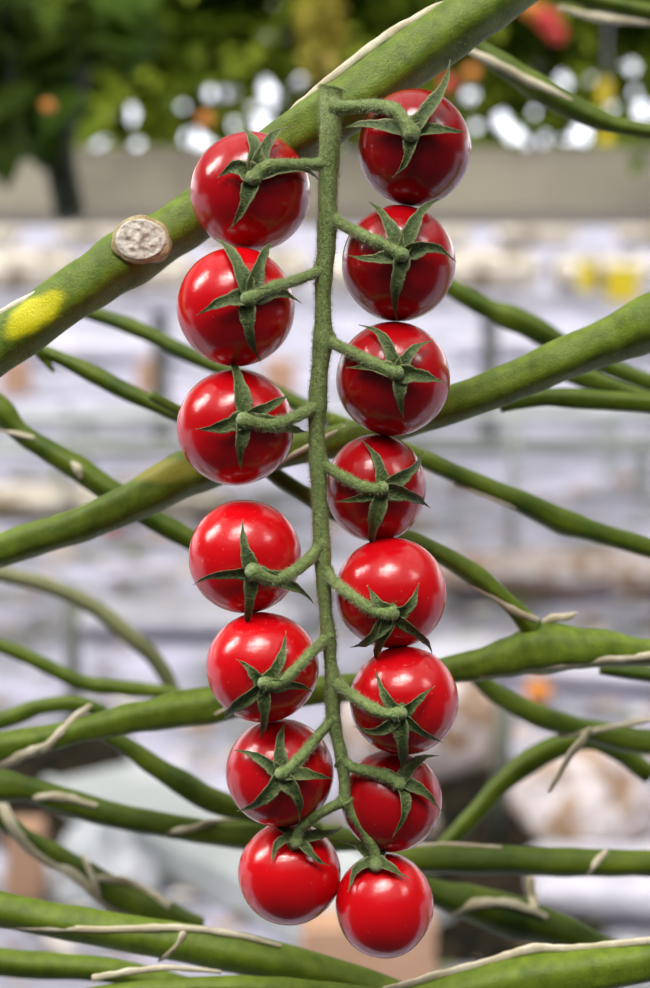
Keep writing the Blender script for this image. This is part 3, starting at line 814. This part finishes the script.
for i, x in enumerate(xs2):
    bag(V((x, yrow.y+0.02, yrow.z+0.145)), 0.26, 0.18, 0.085, M_CREAM, 'cream bag stacked on the far row close under the gutter, '+wh2[i], 'upper cream grow bags')

# heating pipes across the floor
for (py, r, lab, px0, z) in ((420, 0.022, 'long grey heating pipe crossing the pale floor, the farther one', 0, 0.16), (452, 0.024, 'long grey heating pipe crossing the pale floor, the nearer one', 0, 0.14)):
    q = ground(325, py, z)
    root = empty('heating_pipe', V((0, q.y, 0)), lab, 'pipe')
    mb = MB(); tube(mb, [(V((-3.5, q.y, z)), r), (V((3.5, q.y+0.15, z)), r)], 14); mb.build('pipe', M_PIPE, root)
    for x in (-2.6, -0.75, 0.9, 2.7):
        mb = MB(); box(mb, V((x, q.y+0.07, 0)), 0.03, 0.12, z-r); mb.build('bracket', M_PIPE, root, smooth=False)

# long white slabs lying across the floor
def slab(px, py, L, W, Hh, lab, rot=0.0, m=M_WHITE):
    q = ground(px, py); bag(V((q.x, q.y+W/2, 0)), L, W, Hh, m, lab, None, rot, name='growing_slab', cat='slab')
slab(90, 365, 0.95, 0.25, 0.12, 'long white slab on the far floor left of the third left tomato')
slab(560, 360, 1.1, 0.25, 0.12, 'long white slab on the far floor above the rising vine at right')
slab(80, 520, 0.8, 0.22, 0.07, 'low pinkish white slab on the floor above the vine joining the left edge', m=M_CREAM)
slab(560, 600, 0.55, 0.22, 0.07, 'brown and white slab on the floor above the swollen joint', m=M_COCO)
slab(190, 640, 0.45, 0.2, 0.05, 'white slab lying on the floor left of the third lowest left tomato')
slab(560, 690, 0.5, 0.2, 0.05, 'white slab lying on the floor below the swollen joint', rot=-0.25)

def post(px, py0, py1, w, lab, m=M_POST):
    q = ground(px, py1); d = proj(q)[2]
    top = CAM+(at(px, py0, 1)-CAM)*d
    root = empty('support_post', q, lab, 'post')
    W = px2m(w, d)
    mb = MB(); tube(mb, [(V((q.x, q.y, 0)), W/2), (V((q.x, q.y, top.z)), W/2)], 12); mb.build('pole', m, root)
    mb = MB(); box(mb, V((q.x, q.y, 0)), W*2.4, W*2.4, 0.012); mb.build('foot_plate', m, root, smooth=False)
post(75, 585, 745, 14, 'thin grey green post standing on the pale floor at left')
post(500, 690, 860, 18, 'grey green post behind the vines right of the lowest tomatoes')
post(512, 395, 560, 8, 'thin pale grey post on the far floor right of the truss', M_PIPE)
post(68, 400, 540, 6, 'thin pale grey post on the far floor near the left edge', M_PIPE)

def carton(px, py, w, h, dd, lab, rot=0.0):
    q = ground(px, py); d = proj(q)[2]; W = px2m(w, d); Hh = px2m(h, d)
    root = empty('cardboard_carton', q, lab, 'carton')
    mb = MB(); box(mb, q+V((0, dd/2, 0)), W, dd, Hh, rot); mb.build('body', M_CARD, root, smooth=False)
    mb = MB()
    M3 = Matrix.Rotation(rot, 3, 'Z'); c = q+V((0, dd/2, Hh))
    box(mb, c, W*1.01, dd*0.49, 0.003, rot); mb.build('flap', M_CARD, root, smooth=False)
carton(152, 392, 30, 30, 0.12, 'small brown carton on the far floor left of the second left tomato')
carton(280, 392, 30, 30, 0.12, 'small brown carton on the far floor between the left tomatoes and the stalk')
carton(14, 394, 26, 32, 0.12, 'small brown carton on the far floor at the left edge')
carton(24, 900, 34, 72, 0.05, 'brown carton standing at the lower left edge')
carton(368, 1010, 130, 86, 0.06, 'tan cardboard piece on the floor under the lowest right tomato', 0.1)

for (px, py, r, m, lab) in [(112, 528, 9, M_RED, 'fallen red tomato on the floor above the left vines'), (640, 578, 12, M_RED, 'fallen red tomato on the floor at the right edge'),
                            (522, 570, 9, M_ORANGE, 'fallen orange tomato on the floor right of the fifth right tomato'), (538, 692, 14, M_ORANGE, 'fallen pinkish orange tomato on the floor below the swollen joint'),
                            (590, 837, 7, M_RED, 'small red tomato lying in front of the round pale bag')]:
    ball_thing(px, py, proj(ground(px, py+r))[2], r, m, 'fallen_tomato', lab, 'tomato', on_floor=True)

# round pale bag
q = ground(588, 848); d = proj(q)[2]
R_ = px2m(80, d)
mb = MB(); vs = []; fs = []; nl, ns = 18, 40
for i in range(nl+1):
    ph = PI/2*i/nl
    for j in range(ns):
        th = 2*PI*j/ns
        e = V((math.cos(th)*math.cos(ph), math.sin(th)*math.cos(ph), math.sin(ph)*1.12))
        k_ = 1+0.09*noise.noise(e*3.0)+0.05*noise.noise(e*8)
        vs.append(q+V((0, R_, 0))+e*R_*k_)
for i in range(nl):
    for j in range(ns):
        a = i*ns+j; b = i*ns+(j+1) % ns; fs.append((a, b, b+ns, a+ns))
fs.append(tuple(range(ns))[::-1])
mb.add(vs, fs); mb.thing('round_bag', M_COCO, 'round pale bag speckled with brown, on the floor at lower right', 'bag')
q = ground(425, 800)
bag(V((q.x, q.y+0.1, 0)), 0.24, 0.16, 0.15, M_COCO, 'crumpled cream and brown bag beside the second lowest right tomato', rot=0.4)
q = ground(640, 940)
bag(V((q.x+0.01, q.y+0.12, 0)), 0.26, 0.17, 0.055, M_WHITE, 'white wrapped slab on the floor in the lower right corner', rot=-0.04, name='growing_slab', cat='slab')
# pale trough running diagonally across the floor
q0 = ground(95, 800); q1 = ground(400, 952)
dirv = (q1-q0); Lg = dirv.length; rot = math.atan2(dirv.y, dirv.x)
cen = (q0+q1)/2
root = empty('floor_trough', cen, 'pale grey trough lying diagonally behind the lowest left tomato', 'trough')
mb = MB()
W2, H2 = 0.17, 0.05
prof = [(-W2/2, 0), (-W2/2-0.004, H2), (-W2/2+0.012, H2+0.003), (-W2/2+0.02, H2-0.006), (W2/2-0.02, H2-0.006), (W2/2-0.012, H2+0.003), (W2/2+0.004, H2), (W2/2, 0)]
n = len(prof); vs = []; fs = []; M3 = Matrix.Rotation(rot, 3, 'Z')
for x in (-Lg/2, Lg/2):
    for (yy, zz) in prof: vs.append(cen+M3 @ V((x, yy, zz)))
for j in range(n): fs.append((j, n+j, n+(j+1) % n, (j+1) % n))
fs.append(tuple(range(n))); fs.append(tuple(range(n, 2*n))[::-1])
mb.add(vs, fs)
M_TROUGH = mat('trough_grey', (0.34, 0.37, 0.38), (0.44, 0.47, 0.48), rough=0.45, nscale=10)
mb.build('channel', M_TROUGH, root, smooth=False)

def heap(px, py, rx, ry, hh, m, name, lab, cat, f=6.0, kind=None):
    q = ground(px, py); n1, n2 = 14, 36
    mb = MB(); vs = [q+V((0, 0, hh))]; fs = []
    for i in range(1, n1+1):
        for j in range(n2):
            th = 2*PI*j/n2; k_ = i/n1
            e = V((math.cos(th)*rx*k_, math.sin(th)*ry*k_, 0))*(1+0.25*noise.noise(V((math.cos(th)*2, math.sin(th)*2, px))))
            z = hh*(1-k_**2)*(1+0.7*noise.noise((q+e)*f*6)) if i < n1 else 0
            vs.append(q+e+V((0, 0, max(z, 0))))
    for j in range(n2): fs.append((0, 1+j, 1+(j+1) % n2))
    for i in range(n1-1):
        for j in range(n2):
            a = 1+i*n2+j; b = 1+i*n2+(j+1) % n2; fs.append((a, a+n2, b+n2, b))
    mb.add(vs, fs)
    return mb.thing(name, m, lab, cat, None, kind)
heap(60, 780, 0.12, 0.30, 0.03, M_SOIL, 'soil_heap', 'dark soil patch between the vines at lower left', 'soil', kind='stuff')
heap(455, 893, 0.20, 0.20, 0.03, M_SOIL, 'soil_heap', 'dark soil patch right of the lowest right tomato', 'soil', kind='stuff')
heap(485, 805, 0.08, 0.34, 0.035, M_SOIL, 'soil_heap', 'dark soil strip at the foot of the grey post', 'soil', kind='stuff')
heap(104, 875, 0.08, 0.10, 0.07, M_FILM, 'plastic_sheet', 'crumpled clear plastic sheet among the vines at lower left', 'plastic sheet')
heap(170, 800, 0.07, 0.07, 0.05, M_WHITE, 'plastic_sheet', 'crumpled white plastic sheet left of the second lowest left tomato', 'plastic sheet')

# withered leaves and scraps strewn over the ground cover
M_LIT = mat('leaf_scraps', (0.30, 0.17, 0.08), (0.55, 0.44, 0.32), rough=0.8, nscale=14, contrast=(0.4, 0.6))
rd = random.Random(77); mb = MB()
for i in range(900):
    py = rd.choice((rd.uniform(690, 985), rd.uniform(475, 640), rd.uniform(480, 985)))
    q = ground(rd.uniform(-30, 680), py)
    dm = proj(q)[2]
    sz = rd.uniform(0.006, 0.024)*(dm/2.6); n = 6; a0_ = rd.uniform(0, 6.28)
    tintc = rd.choice(((0, 0, 0, 0), (0, 0, 0, 0), (0.75, 0.70, 0.66, 0.9), (0.10, 0.14, 0.03, 0.85), (0.04, 0.03, 0.02, 0.8)))
    vs = [q+V((0, 0, sz*0.45))]
    for k_ in range(n):
        a = a0_+k_*2*PI/n; rr = sz*rd.uniform(.5, 1.2)
        vs.append(q+V((math.cos(a)*rr, math.sin(a)*rr*0.7, 0.001+rd.uniform(0, 0.5)*sz)))
    mb.add(vs, [(0, 1+k_, 1+(k_+1) % n) for k_ in range(n)], [tintc]*len(vs))
mb.thing('leaf_litter', M_LIT, 'withered brown leaf scraps strewn over the pale ground cover', 'leaf litter', None, 'stuff')

# ------------------------------------------------------------------ light: overcast sky through the glass roof
w = bpy.data.worlds.new('sky'); C.world = w; w.use_nodes = True
nt = w.node_tree; N = nt.nodes; Lk = nt.links; N.clear()
out = N.new('ShaderNodeOutputWorld'); bg = N.new('ShaderNodeBackground'); Lk.new(bg.outputs[0], out.inputs[0])
tc = N.new('ShaderNodeTexCoord'); sp = N.new('ShaderNodeSeparateXYZ'); Lk.new(tc.outputs['Generated'], sp.inputs[0])
def math_(op, a, b=None, c=None):
    m = N.new('ShaderNodeMath'); m.operation = op
    for i, x in enumerate((a, b, c)):
        if x is None: continue
        if isinstance(x, (int, float)): m.inputs[i].default_value = x
        else: Lk.new(x, m.inputs[i])
    return m.outputs[0]
def mrange(v, a, b, c, d):
    m = N.new('ShaderNodeMapRange'); m.interpolation_type = 'SMOOTHSTEP'
    Lk.new(v, m.inputs['Value'])
    for k_, x in zip(('From Min', 'From Max', 'To Min', 'To Max'), (a, b, c, d)): m.inputs[k_].default_value = x
    return m.outputs[0]
X_, Y_, Z_ = sp.outputs
back_ = mrange(Y_, 0.3, 0.75, 0.0, 1.0)             # the open side of the house, ahead
low = math_('MULTIPLY', math_('ADD', mrange(Z_, 0.15, 0.45, 0.45, 0.0), mrange(Z_, 0.10, 0.18, 0.85, 0.0)), mrange(Z_, -0.12, 0.0, 0.0, 1.0))
lvl_low = math_('ADD', math_('MULTIPLY', math_('MULTIPLY', back_, 1.7), low), 0.05)
lvl_high = mrange(Z_, 0.40, 0.75, 0.0, 0.75)
nz = N.new('ShaderNodeTexNoise'); nz.inputs['Scale'].default_value = 9; nz.inputs['Detail'].default_value = 3; Lk.new(tc.outputs['Generated'], nz.inputs['Vector'])
def refl(ox, oy):            # sky direction mirrored at offset (ox, oy) of a fruit that faces the lens
    nn = RT*ox+UP*oy-FW*math.sqrt(max(0.01, 1-ox*ox-oy*oy)); v = -FW
    return (nn*(2*nn.dot(v))-v).normalized()
def patch(d, rad, s):        # bright break in the cloud, ragged edge
    dt = N.new('ShaderNodeVectorMath'); dt.operation = 'DISTANCE'; Lk.new(tc.outputs['Generated'], dt.inputs[0]); dt.inputs[1].default_value = d
    e = math_('ADD', dt.outputs['Value'], math_('MULTIPLY', math_('SUBTRACT', nz.outputs['Fac'], 0.5), 0.35))
    return math_('MULTIPLY', mrange(e, rad*0.45, rad*1.15, 1.0, 0.0), s)
tot = math_('ADD', lvl_low, lvl_high)
for (ox, oy, rad, st) in ((-0.60, 0.37, 0.17, 13.0), (-0.50, 0.46, 0.19, 15.0), (-0.15, 0.42, 0.20, 12.0), (-0.02, 0.46, 0.25, 16.0), (0.40, 0.33, 0.15, 7.0)):
    tot = math_('ADD', tot, patch(refl(ox, oy), rad, st))
mp = N.new('ShaderNodeMix'); mp.data_type = 'RGBA'; mp.inputs['A'].default_value = (1.0, 0.97, 0.93, 1); mp.inputs['B'].default_value = (0.86, 0.89, 1.0, 1)
Lk.new(mrange(Z_, 0.0, 0.2, 1.0, 0.0), mp.inputs['Factor'])
Lk.new(mp.outputs['Result'], bg.inputs['Color']); Lk.new(tot, bg.inputs['Strength'])

C.view_settings.view_transform = 'Standard'
C.view_settings.look = 'None'
C.view_settings.gamma = 1.0
C.view_settings.use_curve_mapping = False
C.view_settings.exposure = 0.35
